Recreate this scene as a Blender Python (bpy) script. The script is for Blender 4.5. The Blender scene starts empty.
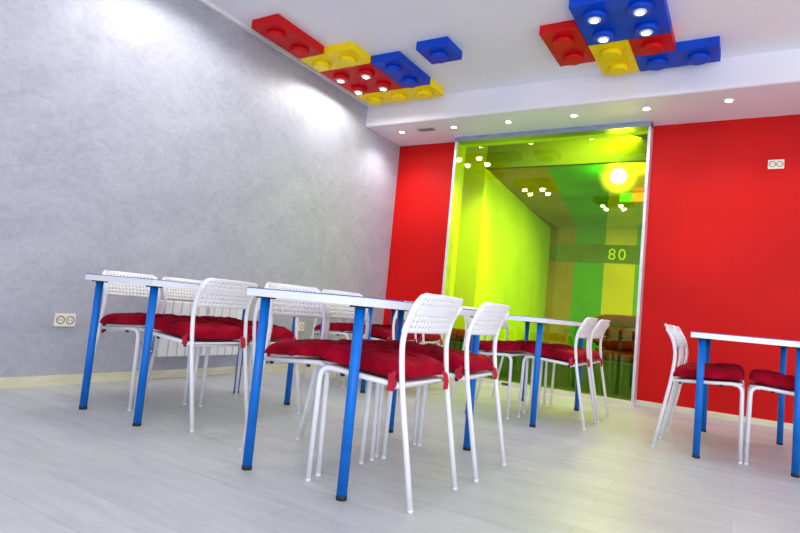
import bpy, bmesh, math, random
from mathutils import Vector, Matrix
random.seed(7)
COL = bpy.context.scene.collection
PI = math.pi

# ------------------------------------------------------------------ room numbers (metres)
LX = -3.80          # grey wall
BY = 5.93           # red wall
SY = 5.155           # soffit front
SZ = 2.756          # soffit underside
CZ = 3.02           # ceiling
RX = 2.6            # right limit of the room
FY = -1.6           # rear limit of the room
GL, GR = -2.935, -0.842   # glazed opening
GY = 5.80           # plane of the glass

# ------------------------------------------------------------------ materials
def rgb(r, g, b):
    f = lambda v: (v/255/12.92) if v/255 <= 0.04045 else ((v/255+0.055)/1.055)**2.4
    return (f(r), f(g), f(b), 1)

def mat(name, col, rough=0.5, metal=0.0, spec=0.5, emis=None, es=0.0, coat=0.0):
    m = bpy.data.materials.new(name); m.use_nodes = True
    b = m.node_tree.nodes['Principled BSDF']
    b.inputs['Base Color'].default_value = col
    b.inputs['Roughness'].default_value = rough
    b.inputs['Metallic'].default_value = metal
    b.inputs['Specular IOR Level'].default_value = spec
    b.inputs['Coat Weight'].default_value = coat
    if emis:
        b.inputs['Emission Color'].default_value = emis
        b.inputs['Emission Strength'].default_value = es
    return m

def nd(m, t, **kw):
    n = m.node_tree.nodes.new(t)
    for k, v in kw.items(): setattr(n, k, v)
    return n

def vary(m, c1, c2, scale=3.0, detail=6, bump=0.0, bscale=None, dist=0.0, lo=0.35, hi=0.65, rough=None, mapping=None):
    """procedural noise colour variation + bump in object space"""
    nt = m.node_tree; b = nt.nodes['Principled BSDF']; L = nt.links
    tc = nd(m, 'ShaderNodeTexCoord'); n = nd(m, 'ShaderNodeTexNoise'); r = nd(m, 'ShaderNodeValToRGB')
    src = tc.outputs['Object']
    if mapping:
        mp = nd(m, 'ShaderNodeMapping'); mp.inputs['Scale'].default_value = mapping
        L.new(src, mp.inputs['Vector']); src = mp.outputs['Vector']
    L.new(src, n.inputs['Vector'])
    n.inputs['Scale'].default_value = scale; n.inputs['Detail'].default_value = detail; n.inputs['Distortion'].default_value = dist
    r.color_ramp.elements[0].position = lo; r.color_ramp.elements[0].color = c1
    r.color_ramp.elements[1].position = hi; r.color_ramp.elements[1].color = c2
    L.new(n.outputs['Fac'], r.inputs['Fac']); L.new(r.outputs['Color'], b.inputs['Base Color'])
    if rough:
        mr = nd(m, 'ShaderNodeMapRange'); mr.inputs['From Min'].default_value = 0.3; mr.inputs['From Max'].default_value = 0.7
        mr.inputs['To Min'].default_value = rough[0]; mr.inputs['To Max'].default_value = rough[1]
        L.new(n.outputs['Fac'], mr.inputs['Value']); L.new(mr.outputs['Result'], b.inputs['Roughness'])
    if bump:
        n2 = nd(m, 'ShaderNodeTexNoise'); n2.inputs['Scale'].default_value = bscale or scale*6; n2.inputs['Detail'].default_value = 5
        n2.inputs['Distortion'].default_value = dist
        L.new(src, n2.inputs['Vector'])
        bp = nd(m, 'ShaderNodeBump'); bp.inputs['Strength'].default_value = bump; bp.inputs['Distance'].default_value = 0.01
        L.new(n2.outputs['Fac'], bp.inputs['Height']); L.new(bp.outputs['Normal'], b.inputs['Normal'])
    return m

M = {}
M['white_steel'] = vary(mat('white_steel', rgb(236,238,246), 0.28), rgb(232,234,242), rgb(242,243,250), 8)
M['white_plastic'] = vary(mat('white_plastic', rgb(244,245,250), 0.35), rgb(240,241,248), rgb(248,248,252), 6)
M['table_white'] = vary(mat('table_white', rgb(235,240,250), 0.25), rgb(232,238,250), rgb(242,245,252), 5)
M['table_blue_sheet'] = vary(mat('table_blue_sheet', rgb(30,110,190), 0.3), rgb(24,96,176), rgb(36,118,196), 5)
M['leg_blue'] = vary(mat('leg_blue', rgb(0,98,196), 0.4, spec=0.3), rgb(0,100,196), rgb(0,114,214), 7)
M['black_rubber'] = vary(mat('black_rubber', rgb(22,24,34), 0.6), rgb(18,20,30), rgb(28,30,40), 9)
M['cushion'] = vary(mat('cushion', rgb(140,0,26), 0.75, spec=0.08), rgb(120,0,20), rgb(172,0,40), 6, 4, bump=0.35, bscale=55)
M['cushion'].node_tree.nodes['Principled BSDF'].inputs['Sheen Weight'].default_value = 0.10
M['cushion'].node_tree.nodes['Principled BSDF'].inputs['Sheen Tint'].default_value = rgb(255,60,100)
M['ribbon'] = vary(mat('ribbon', rgb(190,8,50), 0.6), rgb(170,4,40), rgb(205,14,60), 12)
M['red_wall'] = vary(mat('red_wall', rgb(214,12,8), 0.55, spec=0.2), rgb(196,7,6), rgb(209,12,9), 1.2, 4, bump=0.03, bscale=60)
M['ceiling_paint'] = vary(mat('ceiling_paint', rgb(232,230,242), 0.7), rgb(240,239,248), rgb(245,244,251), 1.0)
M['soffit_paint'] = vary(mat('soffit_paint', rgb(236,233,244), 0.6), rgb(232,229,241), rgb(240,237,247), 1.0)
M['trim_cream'] = vary(mat('trim_cream', rgb(226,222,196), 0.4), rgb(218,213,182), rgb(234,230,208), 3, mapping=(1,1,4))
M['trim_white'] = vary(mat('trim_white', rgb(240,238,240), 0.45), rgb(236,234,236), rgb(245,243,246), 3)
M['aluminium'] = vary(mat('aluminium', rgb(150,160,195), 0.35, metal=0.5), rgb(140,150,186), rgb(165,175,205), 6, mapping=(1,12,12))
M['frame_silver'] = vary(mat('frame_silver', rgb(215,218,228), 0.3, metal=0.2), rgb(205,208,220), rgb(228,230,238), 6)
M['br_red'] = vary(mat('br_red', rgb(205,12,24), 0.5, spec=0.25), rgb(200,4,14), rgb(212,8,20), 4)
M['br_yellow'] = vary(mat('br_yellow', rgb(248,216,8), 0.5, spec=0.25), rgb(250,216,0), rgb(255,228,2), 4)
M['br_blue'] = vary(mat('br_blue', rgb(0,66,190), 0.5, spec=0.25), rgb(0,62,190), rgb(0,74,206), 4)
M['lamp_ring'] = vary(mat('lamp_ring', rgb(225,225,232), 0.3), rgb(218,218,226), rgb(232,232,238), 9)
M['socket'] = vary(mat('socket', rgb(240,234,220), 0.35), rgb(235,228,212), rgb(245,240,228), 9)
M['socket_dark'] = vary(mat('socket_dark', rgb(110,105,100), 0.5), rgb(96,92,88), rgb(122,118,112), 9)
M['radiator'] = vary(mat('radiator', rgb(232,233,238), 0.35), rgb(226,228,234), rgb(240,241,246), 5)
M['valve_blue'] = vary(mat('valve_blue', rgb(60,80,120), 0.4), rgb(52,70,110), rgb(70,92,132), 12)
M['lime'] = vary(mat('lime', rgb(205,235,60), 0.6), rgb(190,222,40), rgb(222,245,70), 0.7, 3)
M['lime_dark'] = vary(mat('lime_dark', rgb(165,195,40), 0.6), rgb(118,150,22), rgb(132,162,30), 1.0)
M['st_brown'] = vary(mat('st_brown', rgb(168,132,72), 0.6), rgb(158,122,62), rgb(178,144,80), 1.4)
M['st_green'] = vary(mat('st_green', rgb(30,165,50), 0.6), rgb(22,150,42), rgb(38,178,58), 1.4)
M['st_yellow'] = vary(mat('st_yellow', rgb(225,200,30), 0.6), rgb(215,190,22), rgb(235,210,40), 1.4)
M['st_teal'] = vary(mat('st_teal', rgb(60,165,120), 0.6), rgb(50,150,110), rgb(70,178,130), 1.4)
M['band'] = vary(mat('band', rgb(74,120,60), 0.6), rgb(60,104,52), rgb(88,134,66), 2)
M['glyph'] = mat('glyph', rgb(220,240,60), 0.5, emis=rgb(200,230,40), es=0.12)
vary(M['glyph'], rgb(215,235,60), rgb(225,245,80), 5)
M['green_floor'] = vary(mat('green_floor', rgb(34,96,30), 0.7), rgb(26,80,24), rgb(42,110,36), 3)
M['bench_green'] = vary(mat('bench_green', rgb(30,88,20), 0.6), rgb(20,66,14), rgb(42,108,28), 5, mapping=(6,6,0.6))
M['leather'] = vary(mat('leather', rgb(120,62,34), 0.9, spec=0.08), rgb(88,26,18), rgb(120,42,28), 6, bump=0.3, bscale=30)
M['lamp_on'] = mat('lamp_on', (1,1,1,1), 0.5, emis=(1,0.97,0.92,1), es=30)
M['globe_on'] = mat('globe_on', (1,1,1,1), 0.5, emis=(1,1,0.75,1), es=60)
for k in ('lamp_on', 'globe_on'):
    nt = M[k].node_tree; b_ = nt.nodes['Principled BSDF']; n_ = nd(M[k], 'ShaderNodeTexNoise'); r_ = nd(M[k], 'ShaderNodeValToRGB')
    r_.color_ramp.elements[0].color = (0.97,0.97,0.95,1); r_.color_ramp.elements[1].color = (1,1,1,1)
    nt.links.new(n_.outputs['Fac'], r_.inputs['Fac']); nt.links.new(r_.outputs['Color'], b_.inputs['Base Color'])
M['sign_green'] = mat('sign_green', rgb(20,200,90), 0.5, emis=rgb(10,210,80), es=1.0)
M['sign_orange'] = mat('sign_orange', rgb(250,90,30), 0.5, emis=rgb(255,80,30), es=1.2)
M['vent'] = vary(mat('vent', rgb(196,186,206), 0.5), rgb(188,178,200), rgb(204,196,214), 9)

def plaster():
    m = mat('grey_plaster', rgb(180,184,192), 0.4, metal=0.0)
    nt = m.node_tree; L = nt.links; b = nt.nodes['Principled BSDF']
    tc = nd(m, 'ShaderNodeTexCoord')
    mp = nd(m, 'ShaderNodeMapping'); mp.inputs['Scale'].default_value = (1, 1.0, 1.35); mp.inputs['Rotation'].default_value = (0.5, 0, 0)
    L.new(tc.outputs['Object'], mp.inputs['Vector'])
    a = nd(m, 'ShaderNodeTexNoise'); a.inputs['Scale'].default_value = 1.6; a.inputs['Detail'].default_value = 10; a.inputs['Roughness'].default_value = 0.72; a.inputs['Distortion'].default_value = 1.6
    w = nd(m, 'ShaderNodeTexNoise'); w.inputs['Scale'].default_value = 9; w.inputs['Detail'].default_value = 8; w.inputs['Roughness'].default_value = 0.7; w.inputs['Distortion'].default_value = 2.2
    for t in (a, w): L.new(mp.outputs['Vector'], t.inputs['Vector'])
    mx = nd(m, 'ShaderNodeMix', data_type='FLOAT'); mx.inputs['Factor'].default_value = 0.5
    L.new(a.outputs['Fac'], mx.inputs['A']); L.new(w.outputs['Fac'], mx.inputs['B'])
    r = nd(m, 'ShaderNodeValToRGB')
    r.color_ramp.elements[0].position = 0.34; r.color_ramp.elements[0].color = rgb(158,162,178)
    r.color_ramp.elements[1].position = 0.66; r.color_ramp.elements[1].color = rgb(190,191,206)
    L.new(mx.outputs['Result'], r.inputs['Fac']); L.new(r.outputs['Color'], b.inputs['Base Color'])
    mr = nd(m, 'ShaderNodeMapRange'); mr.inputs['From Min'].default_value = 0.35; mr.inputs['From Max'].default_value = 0.65
    mr.inputs['To Min'].default_value = 0.55; mr.inputs['To Max'].default_value = 0.34
    L.new(mx.outputs['Result'], mr.inputs['Value']); L.new(mr.outputs['Result'], b.inputs['Roughness'])
    bp = nd(m, 'ShaderNodeBump'); bp.inputs['Strength'].default_value = 0.28; bp.inputs['Distance'].default_value = 0.010
    L.new(mx.outputs['Result'], bp.inputs['Height']); L.new(bp.outputs['Normal'], b.inputs['Normal'])
    return m
M['plaster'] = plaster()

def floor_mat():
    m = mat('pale_laminate', rgb(205,207,210), 0.42)
    nt = m.node_tree; L = nt.links; b = nt.nodes['Principled BSDF']
    tc = nd(m, 'ShaderNodeTexCoord')
    br = nd(m, 'ShaderNodeTexBrick'); br.offset = 0.37
    br.inputs['Scale'].default_value = 1.0; br.inputs['Brick Width'].default_value = 1.28; br.inputs['Row Height'].default_value = 0.192
    br.inputs['Mortar Size'].default_value = 0.0016; br.inputs['Mortar Smooth'].default_value = 0.4; br.inputs['Bias'].default_value = 0
    br.inputs['Color1'].default_value = rgb(191,193,195); br.inputs['Color2'].default_value = rgb(200,202,203); br.inputs['Mortar'].default_value = rgb(172,176,181)
    L.new(tc.outputs['Object'], br.inputs['Vector'])
    mp = nd(m, 'ShaderNodeMapping'); mp.inputs['Scale'].default_value = (1.2, 9, 1)
    L.new(tc.outputs['Object'], mp.inputs['Vector'])
    n = nd(m, 'ShaderNodeTexNoise'); n.inputs['Scale'].default_value = 2.4; n.inputs['Detail'].default_value = 9; n.inputs['Roughness'].default_value = 0.65; n.inputs['Distortion'].default_value = 0.8
    L.new(mp.outputs['Vector'], n.inputs['Vector'])
    r = nd(m, 'ShaderNodeValToRGB'); r.color_ramp.elements[0].position = 0.3; r.color_ramp.elements[0].color = (0.80,0.81,0.83,1)
    r.color_ramp.elements[1].position = 0.62; r.color_ramp.elements[1].color = (1,1,1,1)
    L.new(n.outputs['Fac'], r.inputs['Fac'])
    mx = nd(m, 'ShaderNodeMix', data_type='RGBA', blend_type='MULTIPLY'); mx.inputs['Factor'].default_value = 0.85
    L.new(br.outputs['Color'], mx.inputs['A']); L.new(r.outputs['Color'], mx.inputs['B'])
    L.new(mx.outputs['Result'], b.inputs['Base Color'])
    bp = nd(m, 'ShaderNodeBump'); bp.inputs['Strength'].default_value = 0.12; bp.inputs['Distance'].default_value = 0.004
    L.new(n.outputs['Fac'], bp.inputs['Height']); L.new(bp.outputs['Normal'], b.inputs['Normal'])
    return m
M['floor'] = floor_mat()

def pane_mat():
    m = bpy.data.materials.new('lime_glass'); m.use_nodes = True
    nt = m.node_tree; nt.nodes.clear(); L = nt.links
    out = nd(m, 'ShaderNodeOutputMaterial'); tr = nd(m, 'ShaderNodeBsdfTransparent'); gl = nd(m, 'ShaderNodeBsdfGlossy'); mx = nd(m, 'ShaderNodeMixShader')
    tc = nd(m, 'ShaderNodeTexCoord'); n = nd(m, 'ShaderNodeTexNoise'); n.inputs['Scale'].default_value = 0.8
    r = nd(m, 'ShaderNodeValToRGB'); r.color_ramp.elements[0].color = (0.80,0.93,0.015,1); r.color_ramp.elements[1].color = (0.86,0.97,0.03,1)
    L.new(tc.outputs['Object'], n.inputs['Vector']); L.new(n.outputs['Fac'], r.inputs['Fac']); L.new(r.outputs['Color'], tr.inputs['Color'])
    gl.inputs['Roughness'].default_value = 0.015; gl.inputs['Color'].default_value = (0.85,1.0,0.25,1)
    mx.inputs['Fac'].default_value = 0.11
    L.new(tr.outputs[0], mx.inputs[1]); L.new(gl.outputs[0], mx.inputs[2]); L.new(mx.outputs[0], out.inputs['Surface'])
    return m
M['pane'] = pane_mat()

# ------------------------------------------------------------------ mesh helpers
def box(bm, x0, x1, y0, y1, z0, z1, mi=0):
    vs = [bm.verts.new(p) for p in ((x0,y0,z0),(x1,y0,z0),(x1,y1,z0),(x0,y1,z0),(x0,y0,z1),(x1,y0,z1),(x1,y1,z1),(x0,y1,z1))]
    fs = []
    for f in ((0,3,2,1),(4,5,6,7),(0,1,5,4),(1,2,6,5),(2,3,7,6),(3,0,4,7)):
        q = bm.faces.new([vs[i] for i in f]); q.material_index = mi; fs.append(q)
    return vs, fs

def bevel(bm, w, seg=2):
    bmesh.ops.bevel(bm, geom=[e for e in bm.edges], offset=w, segments=seg, profile=0.6, affect='EDGES', clamp_overlap=True)

def cyl(bm, cx, cy, z0, z1, r, n=28, r2=None, mi=0, cap=True):
    r2 = r if r2 is None else r2
    a = [bm.verts.new((cx+r*math.cos(2*PI*i/n), cy+r*math.sin(2*PI*i/n), z0)) for i in range(n)]
    b = [bm.verts.new((cx+r2*math.cos(2*PI*i/n), cy+r2*math.sin(2*PI*i/n), z1)) for i in range(n)]
    for i in range(n):
        f = bm.faces.new((a[i], a[(i+1)%n], b[(i+1)%n], b[i])); f.smooth = True; f.material_index = mi
    if cap:
        f = bm.faces.new(a[::-1]); f.material_index = mi; f = bm.faces.new(b); f.material_index = mi

def fillet(pts, rad, seg=6):
    pts = [Vector(p) for p in pts]; out = [pts[0]]
    for i in range(1, len(pts)-1):
        p, a, b = pts[i], pts[i-1], pts[i+1]
        r = rad[i] if isinstance(rad, (list, tuple)) else rad
        d1 = (a-p); d2 = (b-p); t = min(r, d1.length*0.48, d2.length*0.48)
        s = p+d1.normalized()*t; e = p+d2.normalized()*t
        for k in range(seg+1):
            u = k/seg; out.append(s*(1-u)**2 + p*2*u*(1-u) + e*u*u)
    out.append(pts[-1]); return out

def tube(bm, pts, r, n=12, cap=True):
    rings = []; up = None
    for i, p in enumerate(pts):
        d = ((pts[min(i+1,len(pts)-1)]-pts[max(i-1,0)])).normalized()
        if up is None:
            up = Vector((0,1,0)) if abs(d.y) < 0.9 else Vector((1,0,0))
        u = (up - d*up.dot(d)).normalized(); v = d.cross(u); up = u
        rr = r[i] if isinstance(r, list) else r
        rings.append([bm.verts.new(p + u*rr*math.cos(2*PI*k/n) + v*rr*math.sin(2*PI*k/n)) for k in range(n)])
    for a, b in zip(rings, rings[1:]):
        for k in range(n):
            f = bm.faces.new((a[k], a[(k+1)%n], b[(k+1)%n], b[k])); f.smooth = True
    if cap:
        bm.faces.new(rings[0][::-1]); bm.faces.new(rings[-1])

def obj(name, bm, m, parent=None, loc=None):
    bmesh.ops.recalc_face_normals(bm, faces=bm.faces[:])
    me = bpy.data.meshes.new(name); bm.to_mesh(me); bm.free()
    for k in (m if isinstance(m, (list, tuple)) else [m]): me.materials.append(k)
    o = bpy.data.objects.new(name, me); COL.objects.link(o)
    if parent: o.parent = parent
    if loc: o.location = loc
    return o

def thing(name, label, cat, loc=(0,0,0), rz=0.0, group=None):
    o = bpy.data.objects.new(name, None); COL.objects.link(o)
    o.empty_display_size = 0.1; o.location = loc; o.rotation_euler = (0,0,rz)
    o['label'] = label; o['category'] = cat
    if group: o['group'] = group
    return o

def tag(o, label, cat, group=None):
    o['label'] = label; o['category'] = cat
    if group: o['group'] = group
    return o

def struct(name, bm, m, parent=None, label=None):
    o = obj(name, bm, m, parent)
    if parent is None:
        o['kind'] = 'structure'
        if label: o['label'] = label
    return o

def dup(root, loc, rz, label, group=None):
    r = root.copy(); COL.objects.link(r); r.location = loc; r.rotation_euler = (0,0,rz); r['label'] = label
    if group: r['group'] = group
    for ch in list(root.children):
        c = ch.copy(); COL.objects.link(c); c.parent = r
        for g in list(ch.children):
            d = g.copy(); COL.objects.link(d); d.parent = c
    return r

# ------------------------------------------------------------------ the room
bm = bmesh.new(); box(bm, LX-0.1, RX, FY, BY+0.1, -0.08, 0); struct('floor', bm, M['floor'], label='pale grey laminate floor')
bm = bmesh.new(); box(bm, LX-0.12, RX, FY, BY+0.1, CZ, CZ+0.1); struct('ceiling', bm, M['ceiling_paint'], label='white ceiling')
bm = bmesh.new(); box(bm, LX, RX, SY, BY, SZ, CZ)
es = [e for e in bm.edges if all(abs(v.co.y-SY) < 1e-4 and abs(v.co.z-SZ) < 1e-4 for v in e.verts)]
bmesh.ops.bevel(bm, geom=es, offset=0.025, segments=4, affect='EDGES', profile=0.5)
struct('ceiling_soffit', bm, M['soffit_paint'], label='dropped white soffit above the red wall')
bm = bmesh.new(); box(bm, LX-0.1, LX, FY, BY+0.1, 0, CZ); struct('wall_left', bm, M['plaster'], label='grey textured plaster wall')
bm = bmesh.new(); box(bm, LX, GL, BY, BY+0.1, 0, SZ); box(bm, GR, RX, BY, BY+0.1, 0, SZ); box(bm, GL, GR, BY, BY+0.1, SZ-0.03, SZ)
struct('wall_back', bm, M['red_wall'], label='red painted wall around the lime glass')
bm = bmesh.new(); box(bm, LX, LX+0.016, FY, BY, 0, 0.062); struct('baseboard_left', bm, M['trim_cream'])
bm = bmesh.new(); box(bm, LX+0.016, GL, BY-0.016, BY, 0, 0.05); box(bm, GR, RX, BY-0.016, BY, 0, 0.05); struct('baseboard_back', bm, M['trim_cream'])
bm = bmesh.new(); box(bm, LX, LX+0.03, FY, SY, CZ-0.03, CZ)
struct('trim_1', bm, M['trim_white'])

# ------------------------------------------------------------------ lime glass
wf = bmesh.new()
box(wf, GL-0.012, GL+0.014, GY-0.02, BY, 0, SZ); box(wf, GR-0.014, GR+0.012, GY-0.02, BY, 0, SZ)
win = struct('window_1', wf, M['frame_silver'], label='tall lime glass panel in a thin silver frame')
bm = bmesh.new(); box(bm, GL, GL+0.014, BY, BY+0.1, 0, SZ-0.03); box(bm, GR-0.014, GR, BY, BY+0.1, 0, SZ-0.03); box(bm, GL, GR, BY-0.02, BY+0.1, SZ-0.045, SZ-0.03); obj('reveal_lining', bm, M['lime'], win)
bm = bmesh.new(); box(bm, GL-0.012, GR+0.012, GY-0.035, BY-0.02, SZ-0.05, SZ); bevel(bm, 0.003, 1); obj('top_rail', bm, M['aluminium'], win)
bm = bmesh.new(); box(bm, GL+0.014, GR-0.014, GY-0.02, GY+0.01, 0, 0.045); obj('bottom_track', bm, M['trim_cream'], win)
bm = bmesh.new(); box(bm, GL+0.014, GR-0.014, GY+0.01, BY+0.12, 0, 0.040); obj('threshold', bm, M['bench_green'], win)
for a, b in ((GL+0.014, -1.93), (-1.926, GR-0.014)):
    bm = bmesh.new(); v = [bm.verts.new(p) for p in ((a,GY,0.045),(b,GY,0.045),(b,GY,SZ-0.05),(a,GY,SZ-0.05))]; bm.faces.new(v)
    obj('pane', bm, M['pane'], win)

# ------------------------------------------------------------------ room behind the glass
QY, QZ, EY = 6.60, 2.60, 11.1
bm = bmesh.new(); box(bm, -3.6, 0.2, BY+0.1, EY+0.2, -0.08, 0.0); struct('floor_play_room', bm, M['green_floor'], label='dark green floor beyond the glass')
bm = bmesh.new()
box(bm, -3.5, -3.4, BY+0.1, QY, 0, 2.9); box(bm, -3.5, -2.89, QY, QY+0.06, 0, 2.9)
struct('wall_entry_left', bm, M['lime'], label='bright lime wall just beyond the glass')
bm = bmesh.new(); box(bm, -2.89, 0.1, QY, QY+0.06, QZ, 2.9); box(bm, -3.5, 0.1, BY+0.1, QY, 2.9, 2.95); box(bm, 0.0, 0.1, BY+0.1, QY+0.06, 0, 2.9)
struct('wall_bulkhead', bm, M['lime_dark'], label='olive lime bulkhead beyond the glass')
bm = bmesh.new()
def quad(bm, ps, mi=0):
    f = bm.faces.new([bm.verts.new(p) for p in ps]); f.material_index = mi
quad(bm, [(-2.90,QY+.06,0),(-3.34,EY,0),(-3.34,EY,QZ),(-2.90,QY+.06,QZ)])
struct('wall_play_room_left', bm, M['lime'], label='lime side wall deep beyond the glass')
bm = bmesh.new()
xs = [-3.40, -2.836, -2.273, -1.72, -1.2, -0.4, 0.1]
for i in range(6): quad(bm, [(xs[i],EY,0),(xs[i+1],EY,0),(xs[i+1],EY,QZ),(xs[i],EY,QZ)], i)
struct('wall_far', bm, [M['st_brown'],M['st_green'],M['st_yellow'],M['st_teal'],M['st_green'],M['st_yellow']], label='far wall painted in wide colour stripes')
bm = bmesh.new()
xf = [-2.88, -2.1, -1.35, -0.6, 0.1]; xb = [-3.40, -2.836, -2.273, -1.72, -1.2]
for i, mi in zip(range(4), (0,1,2,1)):
    quad(bm, [(xf[i],QY,QZ),(xf[i+1],QY,QZ),(xb[i+1],EY,QZ),(xb[i],EY,QZ)], mi)
quad(bm, [(0.1,QY,QZ),(0.1,EY,QZ),(-1.2,EY,QZ)], 0)
struct('ceiling_play_room', bm, [M['st_brown'],M['st_green'],M['st_yellow']], label='striped ceiling beyond the glass')
bm = bmesh.new(); quad(bm, [(0.1,QY+.06,0),(0.1,EY,0),(0.1,EY,QZ),(0.1,QY+.06,QZ)]); struct('wall_play_room_right', bm, M['st_green'])

sg = thing('wall_sign', 'long dark green sign band with yellow figures on striped far wall', 'sign', (-1.9, EY-0.03, 1.94))
bm = bmesh.new(); box(bm, -1.38, 1.4, 0, 0.03, 0, 0.34); obj('board', bm, M['band'], sg)
def text(s, size, loc, parent, m, name='lettering'):
    cu = bpy.data.curves.new(name, 'FONT'); cu.body = s; cu.size = size; cu.extrude = 0.004; cu.offset = 0.0; cu.materials.append(m)
    tmp = bpy.data.objects.new(name, cu); me = bpy.data.meshes.new_from_object(tmp); bpy.data.objects.remove(tmp)
    o = bpy.data.objects.new(name, me); COL.objects.link(o); o.location = loc; o.rotation_euler = (PI/2,0,0)
    if parent: o.parent = parent
    return o
text('8', 0.30, (-0.31, -0.006, 0.06), sg, M['glyph']); text('0', 0.30, (-0.13, -0.006, 0.06), sg, M['glyph'])
ls = thing('hanging_sign', 'small sign with a green half and an orange half beyond the glass', 'sign', (-1.33, 8.0, 2.44))
for a, b, k in ((-0.16,-0.01,'sign_green'),(0.0,0.17,'sign_orange')):
    bm = bmesh.new(); box(bm, a, b, 0, 0.03, 0, 0.12); bevel(bm, 0.008, 2); obj('panel', bm, M[k], ls)
bm = bmesh.new(); box(bm, -0.02, -0.01, 0.01, 0.02, 0.12, QZ-2.44); obj('hanger', bm, M['black_rubber'], ls)

gl = thing('globe_lamp', 'bright glowing globe lamp beyond the top of the lime glass', 'lamp', (-1.31, 6.86, QZ))
bm = bmesh.new(); bmesh.ops.create_uvsphere(bm, u_segments=24, v_segments=14, radius=0.095)
for f in bm.faces: f.smooth = True
for v in bm.verts: v.co.z -= 0.10
obj('globe', bm, M['globe_on'], gl)
hm = bpy.data.materials.new('glow_halo'); hm.use_nodes = True; hn = hm.node_tree; hn.nodes.clear()  # lamp's glare halo modelled as an added emissive shell, fading to its rim
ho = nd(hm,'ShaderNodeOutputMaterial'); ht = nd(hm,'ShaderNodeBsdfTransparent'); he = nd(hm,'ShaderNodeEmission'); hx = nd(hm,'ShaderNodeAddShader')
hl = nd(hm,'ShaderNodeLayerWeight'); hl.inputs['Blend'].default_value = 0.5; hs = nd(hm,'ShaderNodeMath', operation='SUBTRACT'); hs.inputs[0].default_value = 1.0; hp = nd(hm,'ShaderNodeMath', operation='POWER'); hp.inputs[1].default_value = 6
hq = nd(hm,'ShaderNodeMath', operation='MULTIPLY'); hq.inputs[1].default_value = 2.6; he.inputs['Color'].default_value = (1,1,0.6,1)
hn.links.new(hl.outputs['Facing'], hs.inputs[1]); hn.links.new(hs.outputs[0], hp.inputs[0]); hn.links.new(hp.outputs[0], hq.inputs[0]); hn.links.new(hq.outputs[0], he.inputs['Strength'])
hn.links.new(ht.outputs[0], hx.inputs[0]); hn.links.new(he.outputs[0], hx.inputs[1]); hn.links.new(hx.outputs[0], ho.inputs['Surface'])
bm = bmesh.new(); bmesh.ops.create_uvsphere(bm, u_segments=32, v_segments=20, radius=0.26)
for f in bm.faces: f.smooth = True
obj('glow_halo', bm, hm, gl, (0,0,-0.10))
bm = bmesh.new(); cyl(bm, 0, 0, -0.02, 0, 0.05); obj('ceiling_rose', bm, M['lamp_ring'], gl)

bn = thing('low_bench', 'long dark green slatted bench box beyond the lime glass', 'bench', (-2.0, 6.38, 0))
bm = bmesh.new()
for i in range(24): box(bm, -1.30+i*0.125, -1.30+i*0.125+0.121, -0.20, 0.16, 0, 0.35)
obj('slatted_front', bm, M['bench_green'], bn)
bm = bmesh.new(); box(bm, -1.32, 1.72, -0.22, 0.18, 0.35, 0.375); bevel(bm, 0.004, 1); obj('bench_top', bm, M['bench_green'], bn)

def softbox(bm, sx, sy, sz, ex=0.25, n=14, z0=0.0, wob=0.0, seed=0):
    rnd = random.Random(seed); g = {}
    ph = [rnd.uniform(0, 6.28) for _ in range(4)]
    for top in (0, 1):
        for i in range(n+1):
            for j in range(n+1):
                u = -1+2*i/n; v = -1+2*j/n
                if top == 0 and (abs(u) == 1 or abs(v) == 1): g[(0,i,j)] = None; continue
                e = max(0.0, 1-abs(u)**4)**0.5 * max(0.0, 1-abs(v)**4)**0.5
                h = sz/2*e*(1 if top else -1)
                w = 1+wob*math.sin(5*u+ph[0])*math.cos(4*v+ph[1])
                q = 1-ex*0.06*(u*u*v*v)
                g[(top,i,j)] = bm.verts.new((u*sx/2*q*w, v*sy/2*q*w, z0+sz/2+h + wob*sz*1.5*math.sin(3*u+ph[2])*math.cos(3*v+ph[3])))
    for i in range(n+1):
        for j in range(n+1):
            if g.get((0,i,j)) is None: g[(0,i,j)] = g[(1,i,j)]
    for top in (0, 1):
        for i in range(n):
            for j in range(n):
                q = [g[(top,i,j)], g[(top,i+1,j)], g[(top,i+1,j+1)], g[(top,i,j+1)]]
                f = bm.faces.new(q if top else q[::-1]); f.smooth = True

def pad(cx, z, sx, sz, label, seed):
    bm = bmesh.new(); softbox(bm, sx, 0.36, sz, z0=0, wob=0.02, seed=seed)
    tag(obj('floor_cushion', bm, M['leather'], loc=(cx, 6.36, z)), label, 'cushion', 'brown cushions behind the lime glass')
zz = 0.375
for k, nm in enumerate(('bottom', 'second', 'third', 'fourth')):
    pad(-1.05+0.012*(k % 2), zz, 0.62, 0.124, 'brown leather cushion, %s of the stack by right edge of lime glass' % nm if k in (0,) else
        ('brown leather cushion, %s from bottom in stack by right glass edge' % nm if k < 3 else 'brown leather cushion, topmost of stack by right edge of lime glass'), 10+k)
    zz += 0.120
pad(-3.02, 0.375, 0.50, 0.15, 'brown leather cushion on the bench at left edge of lime glass', 31)
pad(-2.02, 0.375, 0.42, 0.11, 'flat brown leather cushion on the bench behind the rear table', 32)

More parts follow.
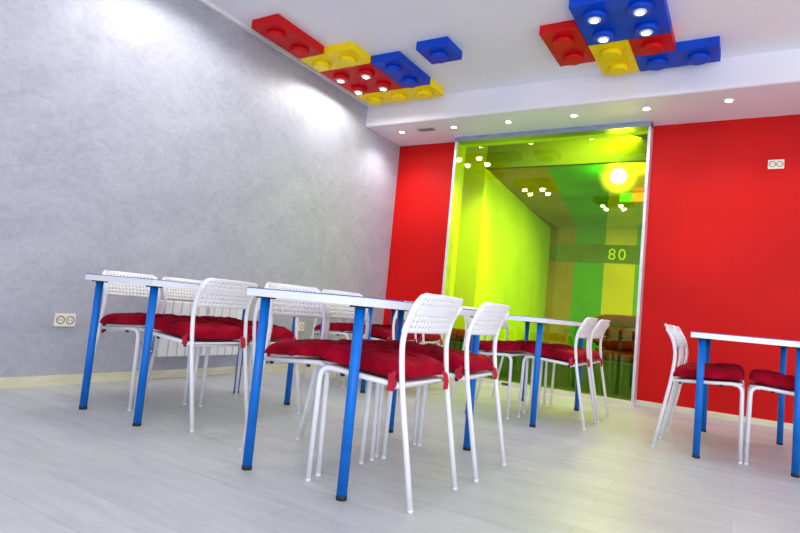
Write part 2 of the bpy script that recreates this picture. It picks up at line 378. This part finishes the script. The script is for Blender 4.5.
# ------------------------------------------------------------------ ceiling bricks with studs
U = 0.3055
def brick(x0, y0, nx, ny, c, label, name='ceiling_brick', ground=CZ):
    t = thing(name, label, 'ceiling panel', (x0, y0, ground), 0, 'giant toy brick panels on the ceiling')
    bm = bmesh.new(); box(bm, 0.002, nx*U-0.002, 0.002, ny*U-0.002, -0.075, 0); bevel(bm, 0.003, 1); obj('slab', bm, M[c], t)
    for i in range(nx):
        for j in range(ny):
            bm = bmesh.new(); cyl(bm, 0, 0, -0.042, 0, 0.080, 32, None, 0); 
            es = [e for e in bm.edges if all(v.co.z < -0.03 for v in e.verts)]
            bmesh.ops.bevel(bm, geom=es, offset=0.005, segments=2, affect='EDGES')
            obj('stud', bm, M[c], t, ((i+.5)*U, (j+.5)*U, -0.075))
    return t
X0 = -3.655
brick(X0, 3.185, 1, 2, 'br_red', 'red ceiling brick with two studs nearest camera along grey wall')
brick(X0, 3.80, 2, 1, 'br_yellow', 'yellow two-stud ceiling brick between the two red ones by grey wall')
brick(X0, 4.108, 2, 2, 'br_red', 'square red ceiling brick with four lit spotlights by grey wall')
brick(X0+2*U, 4.108, 1, 2, 'br_blue', 'blue two-stud ceiling brick beside the square red one')
brick(X0, 4.72, 3, 1, 'br_yellow', 'long yellow three-stud ceiling brick next to the soffit')
brick(-2.512, 4.015, 1, 1, 'br_blue', 'single-stud blue ceiling brick on its own in the middle')
XR = -1.148
brick(XR-U, 4.12, 1, 2, 'br_red', 'red two-stud ceiling brick left of the big blue one')
brick(XR, 3.822, 2, 2, 'br_blue', 'big square blue ceiling brick with four lit spotlights')
brick(XR, 4.435, 1, 2, 'br_yellow', 'yellow two-stud ceiling brick in front of big blue one')
brick(XR+U, 4.435, 1, 1, 'br_red', 'small one-stud red ceiling brick against the big blue one')
brick(XR+U, 4.742, 2, 1, 'br_blue', 'blue two-stud ceiling brick farthest right')
brick(-3.345, 2.18, 2, 2, 'br_yellow', 'square ceiling brick with spotlights above the front left table, mirrored in glass')
brick(-2.36, 0.80, 2, 2, 'br_red', 'square ceiling brick with spotlights above the camera, mirrored in glass')

# ------------------------------------------------------------------ spotlights
def make_spot():
    t = thing('spotlight', 'x', 'spotlight', (0,0,0))
    bm = bmesh.new(); n = 28
    prof = [(0.026,0.0),(0.028,-0.010),(0.042,-0.010),(0.046,-0.004),(0.046,0.0)]
    rings = [[bm.verts.new((r*math.cos(2*PI*i/n), r*math.sin(2*PI*i/n), z)) for i in range(n)] for r, z in prof]
    for a, b in zip(rings, rings[1:]):
        for i in range(n): f = bm.faces.new((a[i], a[(i+1)%n], b[(i+1)%n], b[i])); f.smooth = True
    obj('trim_ring', bm, M['lamp_ring'], t)
    bm = bmesh.new(); cyl(bm, 0, 0, -0.008, -0.001, 0.028, 24); obj('lens', bm, M['lamp_on'], t)
    return t
SP = make_spot(); spot_first = True
def spotlight(x, y, z, label, group, power=14, ang=1.9, col=(1,0.97,0.94), blend=0.8):
    global spot_first
    if spot_first:
        o = SP; o.location = (x,y,z); o['label'] = label; o['group'] = group; spot_first = False
    else: o = dup(SP, (x,y,z), 0, label, group)
    l = bpy.data.lights.new('spot_beam', 'SPOT'); l.energy = power; l.spot_size = ang; l.spot_blend = blend; l.color = col; l.shadow_soft_size = 0.04
    lo = bpy.data.objects.new('spot_beam', l); COL.objects.link(lo); lo.location = (x, y, z-0.02)
G1 = 'spotlights in the soffit above the red wall'
for i, (x, w) in enumerate(zip((-3.467,-2.797,-2.166,-1.488,-0.828,-0.172,0.50), (
        'recessed soffit spotlight nearest the grey wall', 'soffit spotlight near the left edge of lime glass', 'soffit spotlight third from the grey wall, above lime glass',
        'soffit spotlight fourth from the grey wall, above lime glass', 'soffit spotlight at the right edge of the lime glass', 'soffit spotlight rightmost above the red wall', 'soffit spotlight beyond the right end of the row'))):
    spotlight(x, 5.42, SZ, w, G1, 30 if i == 0 else 16, 2.4 if i == 0 else 2.0)
S = CZ-0.075-0.042
for bx, by, nm, pw in ((X0, 4.108, 'square red ceiling brick', 9), (XR, 3.822, 'big blue ceiling brick', 7), (-3.345, 2.18, 'yellow ceiling brick over front left table', 12), (-2.36, 0.80, 'red ceiling brick above the camera', 7)):
    for i in range(2):
        for j in range(2):
            spotlight(bx+(i+.5)*U, by+(j+.5)*U, S, 'lit spotlight on the %s %s stud of %s' % (('near','far')[j], ('left','right')[i], nm), 'spotlights on the ceiling bricks', pw, 3.1, blend=0.3)

# ------------------------------------------------------------------ wall fittings
def outlet(loc, rz, label, w=0.135, h=0.085, two=True, name='power_outlet'):
    t = thing(name, label, 'outlet', loc, rz, None)       # local: width along x, outward is -y
    bm = bmesh.new(); box(bm, -w/2, w/2, -0.014, 0, -h/2, h/2); bevel(bm, 0.004, 2); obj('cover_plate', bm, M['socket'], t)
    for s in ((-1, 1) if two else (0,)):
        bm = bmesh.new(); n = 24; cx = s*w*0.23
        prof = [(0.026,-0.0145),(0.023,-0.0145),(0.021,-0.0142)]
        for r0, r1 in ((0.027, 0.021),):
            a = [bm.verts.new((cx+r0*math.cos(2*PI*i/n), -0.0155, r0*math.sin(2*PI*i/n))) for i in range(n)]
            b = [bm.verts.new((cx+r1*math.cos(2*PI*i/n), -0.0150, r1*math.sin(2*PI*i/n))) for i in range(n)]
            for i in range(n): bm.faces.new((a[i], a[(i+1)%n], b[(i+1)%n], b[i]))
        for d in (-0.009, 0.009): box(bm, cx+d-0.003, cx+d+0.003, -0.0158, -0.012, -0.003, 0.003)
        obj('socket', bm, M['socket_dark'], t)
    return t
outlet((LX, 2.058, 0.422), -PI/2+PI, 'cream double wall outlet low on the grey wall at far left')
outlet((LX, 4.398, 0.43), -PI/2+PI, 'small cream outlet on the grey wall behind the rear tables', 0.085, 0.085, False)
outlet((0.205, BY, 2.308), 0, 'white double outlet high on the red wall at far right', 0.122, 0.084)

rd = thing('radiator', 'white ribbed wall radiator on the grey wall behind front left table', 'radiator', (LX, 3.12, 0))
for k in range(10):
    bm = bmesh.new(); y = -0.36+k*0.08; box(bm, 0.03, 0.105, y-0.036, y+0.036, 0.175, 0.60); bevel(bm, 0.010, 3); obj('section', bm, M['radiator'], rd)
bm = bmesh.new()
for z in (0.215, 0.56): tube(bm, [Vector((0.065,-0.40,z)), Vector((0.065,0.40,z))], 0.02, 12)
obj('header_pipe', bm, M['radiator'], rd)
for s in (-1, 1):
    bm = bmesh.new(); tube(bm, fillet([(0.065,s*0.41,0.215),(0.065,s*0.475,0.215),(0.05,s*0.455,0.12),(0.05,s*0.45,0.0)], 0.05), 0.010, 10); obj('supply_pipe', bm, M['radiator'], rd)
    bm = bmesh.new(); tube(bm, [Vector((0.065,s*0.40,0.215)), Vector((0.065,s*0.435,0.215))], 0.019, 14); obj('valve', bm, M['valve_blue' if s < 0 else 'socket'], rd)

vt = thing('air_vent', 'small pale slotted vent in the soffit underside near grey wall', 'vent', (-3.14, 5.42, SZ))
bm = bmesh.new(); box(bm, -0.11, 0.11, -0.05, 0.05, -0.006, 0); bevel(bm, 0.002, 1); obj('vent_frame', bm, M['vent'], vt)
for k in range(4):
    bm = bmesh.new(); box(bm, -0.09, 0.09, -0.036+k*0.022, -0.030+k*0.022, -0.010, -0.006); obj('slat', bm, M['socket_dark'], vt)
bm = bmesh.new(); box(bm, -2.14, -2.04, GY-0.034, GY-0.0205, 0.012, 0.028); bevel(bm, 0.003, 1)
tag(obj('floor_guide', bm, M['black_rubber']), 'small dark guide block on the track below lime glass', 'door guide')

# ------------------------------------------------------------------ tables
def make_table():
    t = thing('dining_table', 'x', 'table')
    bm = bmesh.new(); box(bm, -0.30, 0.30, -0.60, 0.60, 0.70, 0.7315); bevel(bm, 0.0015, 1); obj('tabletop', bm, M['table_white'], t)
    for sx in (-1, 1):
        for sy in (-1, 1):
            bm = bmesh.new(); cyl(bm, 0, 0, 0.016, 0.694, 0.0195, 28); 
            l = obj('leg', bm, M['leg_blue'], t, (sx*0.2400, sy*0.5480, 0))
            bm = bmesh.new(); cyl(bm, 0, 0, 0, 0.016, 0.0205, 28); obj('foot_cap', bm, M['black_rubber'], l)
            bm = bmesh.new(); cyl(bm, 0, 0, 0.694, 0.70, 0.04, 28); obj('mounting_plate', bm, M['black_rubber'], l)
    bm = bmesh.new(); box(bm, -0.3005, 0.3005, -0.6005, 0.6005, 0.7315, 0.7345); obj('surface_sheet', bm, M['table_blue_sheet'], t)
    return t
GT = 'white tables with round blue legs'
TB = {
 'T1': ((-2.794, 2.355), 'white blue-legged table at front left, near the radiator', 0.1),
 'T2': ((-1.445, 2.264), 'white blue-legged table in the front centre, nearest the camera', 0.0),
 'T3': ((-1.397, 4.358), 'white blue-legged table in front of the lime glass', -1.3),
 'T4': ((-2.825, 4.395), 'white blue-legged table at rear left before the red wall corner', -1.0),
 'T5': ((0.037, 4.386), 'white blue-legged table at far right before the red wall', 0.9),
}
t0 = make_table(); first = True
for k, (p, lab, rz) in TB.items():
    if first: t0.location = (p[0], p[1], 0); t0.rotation_euler = (0,0,math.radians(rz)); t0['label'] = lab; t0['group'] = GT; first = False
    else: dup(t0, (p[0], p[1], 0), math.radians(rz), lab, GT)

# ------------------------------------------------------------------ chairs (local: rear feet x=0, front feet x=.465, facing +x)
def backrest_bm():
    bm = bmesh.new(); NU, NV = 15, 7
    H, W, r = 0.150, 0.197, 0.045
    us = [-1.0] + [(-0.86+1.72*i/(NU-1)) for i in range(NU)] + [1.0]
    vs = [0.0] + [0.07+0.85*i/(NV-1) for i in range(NV)] + [0.965, 1.0]
    def P(u, v):
        h = v*H; w = W - 0.006*(1-v)
        if h > H-r: w -= (r-math.sqrt(max(0, r*r-(h-(H-r))**2)))*0.95
        x = 0.094-0.066*v**1.25 - 0.020*(1-u*u) + 0.004*(abs(u) > 0.99)
        z = 0.619+h*1.0
        return Vector((x, u*w, z))
    grid = {}
    for i, u in enumerate(us):
        for j, v in enumerate(vs): grid[i,j] = bm.verts.new(P(u, v))
    for i in range(len(us)-1):
        for j in range(len(vs)-1):
            a, b, c, d = grid[i,j], grid[i+1,j], grid[i+1,j+1], grid[i,j+1]
            if 1 <= i < len(us)-2 and 1 <= j < len(vs)-3 and j != 4:
                cen = (a.co+b.co+c.co+d.co)/4
                n = 8; ring = []
                eu = (b.co+c.co-a.co-d.co)/2; ev = (c.co+d.co-a.co-b.co)/2
                for k in range(n):
                    th = -PI*3/4 + 2*PI*k/n
                    ring.append(bm.verts.new(cen + eu*0.21*math.cos(th)*1.15 + ev*0.21*math.sin(th)))
                cor = [a, b, c, d]
                for q in range(4):
                    k = 2*q
                    f = bm.faces.new((cor[q], cor[(q+1)%4], ring[(k+2)%n], ring[(k+1)%n])); f.smooth = True
                    f = bm.faces.new((cor[q], ring[(k+1)%n], ring[k])); f.smooth = True
            else:
                f = bm.faces.new((a,b,c,d)); f.smooth = True
    return bm

def make_chair():
    t = thing('chair', 'x', 'chair')
    b = obj('backrest', backrest_bm(), M['white_plastic'], t)
    sm = b.modifiers.new('thickness', 'SOLIDIFY'); sm.thickness = 0.006; sm.offset = 0
    bm = bmesh.new()   # seat shell, slightly dished, with a rolled front lip
    n = 12; g = {}
    for i in range(n+1):
        for j in range(n+1):
            u = i/n; v = -1+2*j/n
            x = 0.085+0.375*u; y = v*0.168
            z = 0.428+0.030*u - 0.012*(1-v*v)*math.sin(u*PI) - 0.03*max(0, u-0.88)**1*4*(u > 0.88)*0.6
            g[i,j] = bm.verts.new((x, y, z))
    for i in range(n):
        for j in range(n):
            f = bm.faces.new((g[i,j], g[i+1,j], g[i+1,j+1], g[i,j+1])); f.smooth = True
    s = obj('seat', bm, M['white_plastic'], t)
    sm = s.modifiers.new('thickness', 'SOLIDIFY'); sm.thickness = 0.008; sm.offset = 0
    R = 0.0108
    for sy in (-1, 1):
        y = sy*0.1815
        bm = bmesh.new()   # rear leg and back upright
        tube(bm, fillet([(0.0,y,0.004),(0.082,y,0.43),(0.098,y,0.585),(0.080,y*0.99,0.675),(0.040,y*0.955,0.738)], [0,.1,.05,.05,0], 6), R)
        cyl(bm, 0.0, y, 0.0, 0.010, 0.0112, 12)
        obj('rear_leg', bm, M['white_steel'], t)
        bm = bmesh.new()   # front leg bending into the side rail
        tube(bm, fillet([(0.465,y,0.004),(0.458,y,0.452),(0.088,y,0.425)], [0,.055,0], 8), R)
        cyl(bm, 0.465, y, 0.0, 0.010, 0.0112, 12)
        obj('front_leg', bm, M['white_steel'], t)
        for bx_, bz_ in ((0.35, 0.424), (0.13, 0.408)):
            bm = bmesh.new(); cyl(bm, bx_, y, bz_, bz_+0.012, 0.008, 12, 0.010); obj('stacking_bumper', bm, M['black_rubber'], t)
    for x, z in ((0.42, 0.440), (0.12, 0.415)):
        bm = bmesh.new(); tube(bm, [Vector((x,-0.178,z)), Vector((x,0.178,z))], 0.007, 8); obj('cross_rail', bm, M['white_steel'], t)
    return t

def cushion_bm(seed):
    rnd = random.Random(seed); bm = bmesh.new(); n = 34; g = {}
    ph = [rnd.uniform(0, 6.28) for _ in range(8)]
    sx, sy = 0.380, 0.400
    tufts = [(-.40,-.40),(.40,-.40),(-.40,.40),(.40,.40),(0,0)]
    for top in (0, 1):
        for i in range(n+1):
            for j in range(n+1):
                u = math.sin((-1+2*i/n)*PI/2); v = math.sin((-1+2*j/n)*PI/2)
                edge = (i in (0,n) or j in (0,n))
                if not top and edge: continue
                e = (max(0, 1-abs(u)**7)*max(0, 1-abs(v)**7))**0.36
                h = 0.060*e if top else -0.010*e
                if top:
                    for a, b in tufts:
                        d2 = (u-a)**2+(v-b)**2; h -= 0.024*math.exp(-d2/0.016)
                    h -= 0.010*e*(math.exp(-(u*u)/0.006)+math.exp(-(v*v)/0.006))
                    h += 0.005*e*math.sin(7*u+ph[0])*math.sin(6*v+ph[1]) + 0.003*e*math.sin(13*v+ph[2]+2*u)
                wr = 1+0.010*math.sin(9*v+ph[3])+0.008*math.sin(14*u+ph[6]) - 0.03*(u*u*v*v)**2
                rail = 0.441 + 0.031*(0.5+0.5*u)            # height of the seat under this point
                z = max(rail+0.013, 0.0) + h + (0.004*math.sin(12*v+ph[7])+0.004*math.sin(12*u+ph[2]) if edge else 0)
                if edge: z += 0.004
                g[top,i,j] = bm.verts.new((0.274+u*sx/2*wr, v*sy/2*wr, z))
    for i in range(n+1):
        for j in range(n+1):
            if (0,i,j) not in g: g[0,i,j] = g[1,i,j]
    for top in (0,1):
        for i in range(n):
            for j in range(n):
                q = [g[top,i,j], g[top,i+1,j], g[top,i+1,j+1], g[top,i,j+1]]
                f = bm.faces.new(q if top else q[::-1]); f.smooth = True
    return bm

def strip(bm, pts, wdt, th=0.004):
    """a flat cloth tail running along pts, widening to its end"""
    rows = []
    for i, p in enumerate(pts):
        w = wdt[i]; rows.append([bm.verts.new(p+Vector((a*w, 0, 0))+Vector((0, b*th, 0))) for a, b in ((-1,-1),(1,-1),(1,1),(-1,1))])
    for a, b in zip(rows, rows[1:]):
        for k in range(4): bm.faces.new((a[k], a[(k+1)%4], b[(k+1)%4], b[k]))
    bm.faces.new(rows[0][::-1]); bm.faces.new(rows[-1])

def make_cushion(seed):
    t = thing('seat_cushion', 'x', 'cushion')
    obj('pad', cushion_bm(seed), M['cushion'], t)
    for sy in (-1, 1):
        y = sy*0.1815
        bm = bmesh.new()   # cloth corner tie folded outside the side rail, its tail hanging
        if sy > 0: strip(bm, [Vector((0.118,y+sy*0.010,0.478)), Vector((0.116,y+sy*0.0185,0.455)), Vector((0.110,y+sy*0.0195,0.432)), Vector((0.118,y+sy*0.0185,0.405+0.008*(seed%3)))], [0.016,0.014,0.017,0.013])
        else: strip(bm, [Vector((0.100,sy*0.158,0.470)), Vector((0.078,sy*0.158,0.455)), Vector((0.069,sy*0.158,0.425)), Vector((0.072,sy*0.160,0.392+0.006*(seed%3)))], [0.005]*4, 0.013)
        obj('tie_ribbon', bm, M['ribbon'], t)
    return t

chair0 = make_chair(); cush = [make_cushion(s) for s in (3, 8, 14)]
cush_used = [False]*3; chair_used = False; cnt = 0
def seat_at(rx, yc, d, where, drz=0.0):
    """chair whose rear feet stand at x=rx, centred on yc, facing +x (d=1) or -x (d=-1), with its cushion"""
    global chair_used, cnt
    rz = (0 if d > 0 else PI)+drz
    lab = 'white perforated-back steel chair, ' + where; grp = 'white stacking chairs at the tables'
    if not chair_used: chair0.location = (rx,yc,0); chair0.rotation_euler = (0,0,rz); chair0['label'] = lab; chair0['group'] = grp; chair_used = True
    else: dup(chair0, (rx,yc,0), rz, lab, grp)
    k = cnt % 3; cnt += 1
    lab = 'crimson tufted seat cushion, ' + where; grp = 'crimson seat cushions on the chairs'
    if not cush_used[k]: c = cush[k]; c.location = (rx,yc,0); c.rotation_euler = (0,0,rz); c['label'] = lab; c['group'] = grp; cush_used[k] = True
    else: dup(cush[k], (rx,yc,0), rz, lab, grp)
# left sides (facing +x) and right sides (facing -x); ends: near = toward camera, far = toward the red wall
seat_at(-0.958, 1.970, -1, 'right side of front centre table, nearer camera')
seat_at(-0.946, 2.505, -1, 'right side of front centre table, farther end', 0.03)
seat_at(-1.895, 2.075, 1, 'left side of front centre table, nearer camera', -0.05)
seat_at(-1.906, 2.485, 1, 'left side of front centre table, farther end')
seat_at(-2.300, 2.120, -1, 'right side of front left table, nearer camera')
seat_at(-2.310, 2.560, -1, 'right side of front left table, farther end')
seat_at(-3.340, 2.160, 1, 'wall side of front left table, nearer camera')
seat_at(-3.345, 2.575, 1, 'wall side of front left table, farther end')
seat_at(-0.890, 4.240, -1, 'right side of table before lime glass, nearer end', 0.0)
seat_at(-0.885, 4.672, -1, 'right side of table before lime glass, farther end')
seat_at(-1.850, 4.090, 1, 'left side of table before lime glass, nearer end')
seat_at(-1.850, 4.600, 1, 'left side of table before lime glass, farther end')
seat_at(-2.300, 4.080, -1, 'right side of rear left table, nearer end')
seat_at(-2.310, 4.600, -1, 'right side of rear left table, farther end')
seat_at(-3.300, 4.090, 1, 'wall side of rear left table, nearer end')
seat_at(-3.300, 4.600, 1, 'wall side of rear left table, farther end')
seat_at(-0.437, 4.100, 1, 'left side of right-hand table, nearer camera')
seat_at(-0.433, 4.560, 1, 'left side of right-hand table, farther end')
seat_at(0.522, 4.110, -1, 'right side of right-hand table, cut by photo edge')

# ------------------------------------------------------------------ lights
def area(name, loc, target, size, power, col=(1,1,1), sy=None):
    l = bpy.data.lights.new(name, 'AREA'); l.energy = power; l.color = col; l.size = size
    if sy: l.shape = 'RECTANGLE'; l.size_y = sy
    o = bpy.data.objects.new(name, l); COL.objects.link(o); o.location = loc
    o.rotation_euler = (Vector(target)-Vector(loc)).to_track_quat('-Z', 'Y').to_euler()
    return o
area('rear_fill', (1.2, -1.5, 1.7), (-1.6, 5.0, 2.3), 3.0, 55, (0.93,0.96,1.0), 2.2)  # added soft fill from behind the camera, no window modelled
area('right_fill', (2.5, 2.4, 1.7), (-1.5, 3.0, 2.2), 3.0, 22, (0.97,0.98,1.0), 2.2)  # added side fill from the open right, not a real window
area('play_room_fill', (-1.4, 8.6, QZ-0.03), (-1.5, 8.6, 0), 2.6, 140, (1,1,0.95), 3.2)  # added fill to brighten the room beyond the glass
area('entry_fill', (-1.8, 6.07, 2.88), (-2.2, 6.6, 1.6), 2.4, 22, (1,1,0.95), 0.08)  # added fill strip, out of view, brightening the lime entry walls
area('ceiling_fill', (0.9, -0.9, 0.5), (-0.6, 2.2, 3.0), 2.2, 34, (0.96,0.96,1.0))  # added uplight out of view, lifts the ceiling brightness
pl = bpy.data.lights.new('entry_fill_spot', 'SPOT'); pl.energy = 300; pl.spot_size = 1.0; pl.spot_blend = 0.9; pl.shadow_soft_size = 0.1; pl.color = (1,1,0.95)  # added spot, out of view, to brighten the lime wall end
po = bpy.data.objects.new('entry_fill_spot', pl); COL.objects.link(po); po.location = (-1.9, 6.08, 2.84)
po.rotation_euler = (Vector((-3.15, 6.6, 1.2))-po.location).to_track_quat('-Z', 'Y').to_euler()
sl = bpy.data.lights.new('lamp_beam', 'SPOT'); sl.energy = 45; sl.spot_size = 1.0; sl.spot_blend = 0.9; sl.shadow_soft_size = 0.12
so = bpy.data.objects.new('lamp_beam', sl); COL.objects.link(so); so.location = (-1.31, 6.75, 2.38)
so.rotation_euler = (Vector((-0.9, 4.4, 0))-so.location).to_track_quat('-Z', 'Y').to_euler()

w = bpy.data.worlds.new('world'); bpy.context.scene.world = w; w.use_nodes = True
wn = w.node_tree; bg = wn.nodes['Background']; bg.inputs['Color'].default_value = (0.90,0.93,1.0,1); bg.inputs['Strength'].default_value = 0.72

# ------------------------------------------------------------------ camera
cam = bpy.data.cameras.new('camera'); co = bpy.data.objects.new('camera', cam); COL.objects.link(co)
yaw, pitch, roll = math.radians(31.4812), math.radians(4.2689), math.radians(5.4448)
F = Vector((-math.sin(yaw)*math.cos(pitch), math.cos(yaw)*math.cos(pitch), math.sin(pitch)))
R_ = Vector((math.cos(yaw), math.sin(yaw), 0)); U_ = R_.cross(F)
R2 = R_*math.cos(roll)+U_*math.sin(roll); U2 = -R_*math.sin(roll)+U_*math.cos(roll)
m3 = Matrix((R2, U2, -F)).transposed()
co.matrix_world = Matrix.Translation((0,0,0.704)) @ m3.to_4x4()
cam.sensor_width = 36; cam.lens = 563.45/800*36; cam.clip_start = 0.02
sc = bpy.context.scene; sc.camera = co
sc.view_settings.view_transform = 'Standard'; sc.view_settings.look = 'None'; sc.view_settings.exposure = 0.24
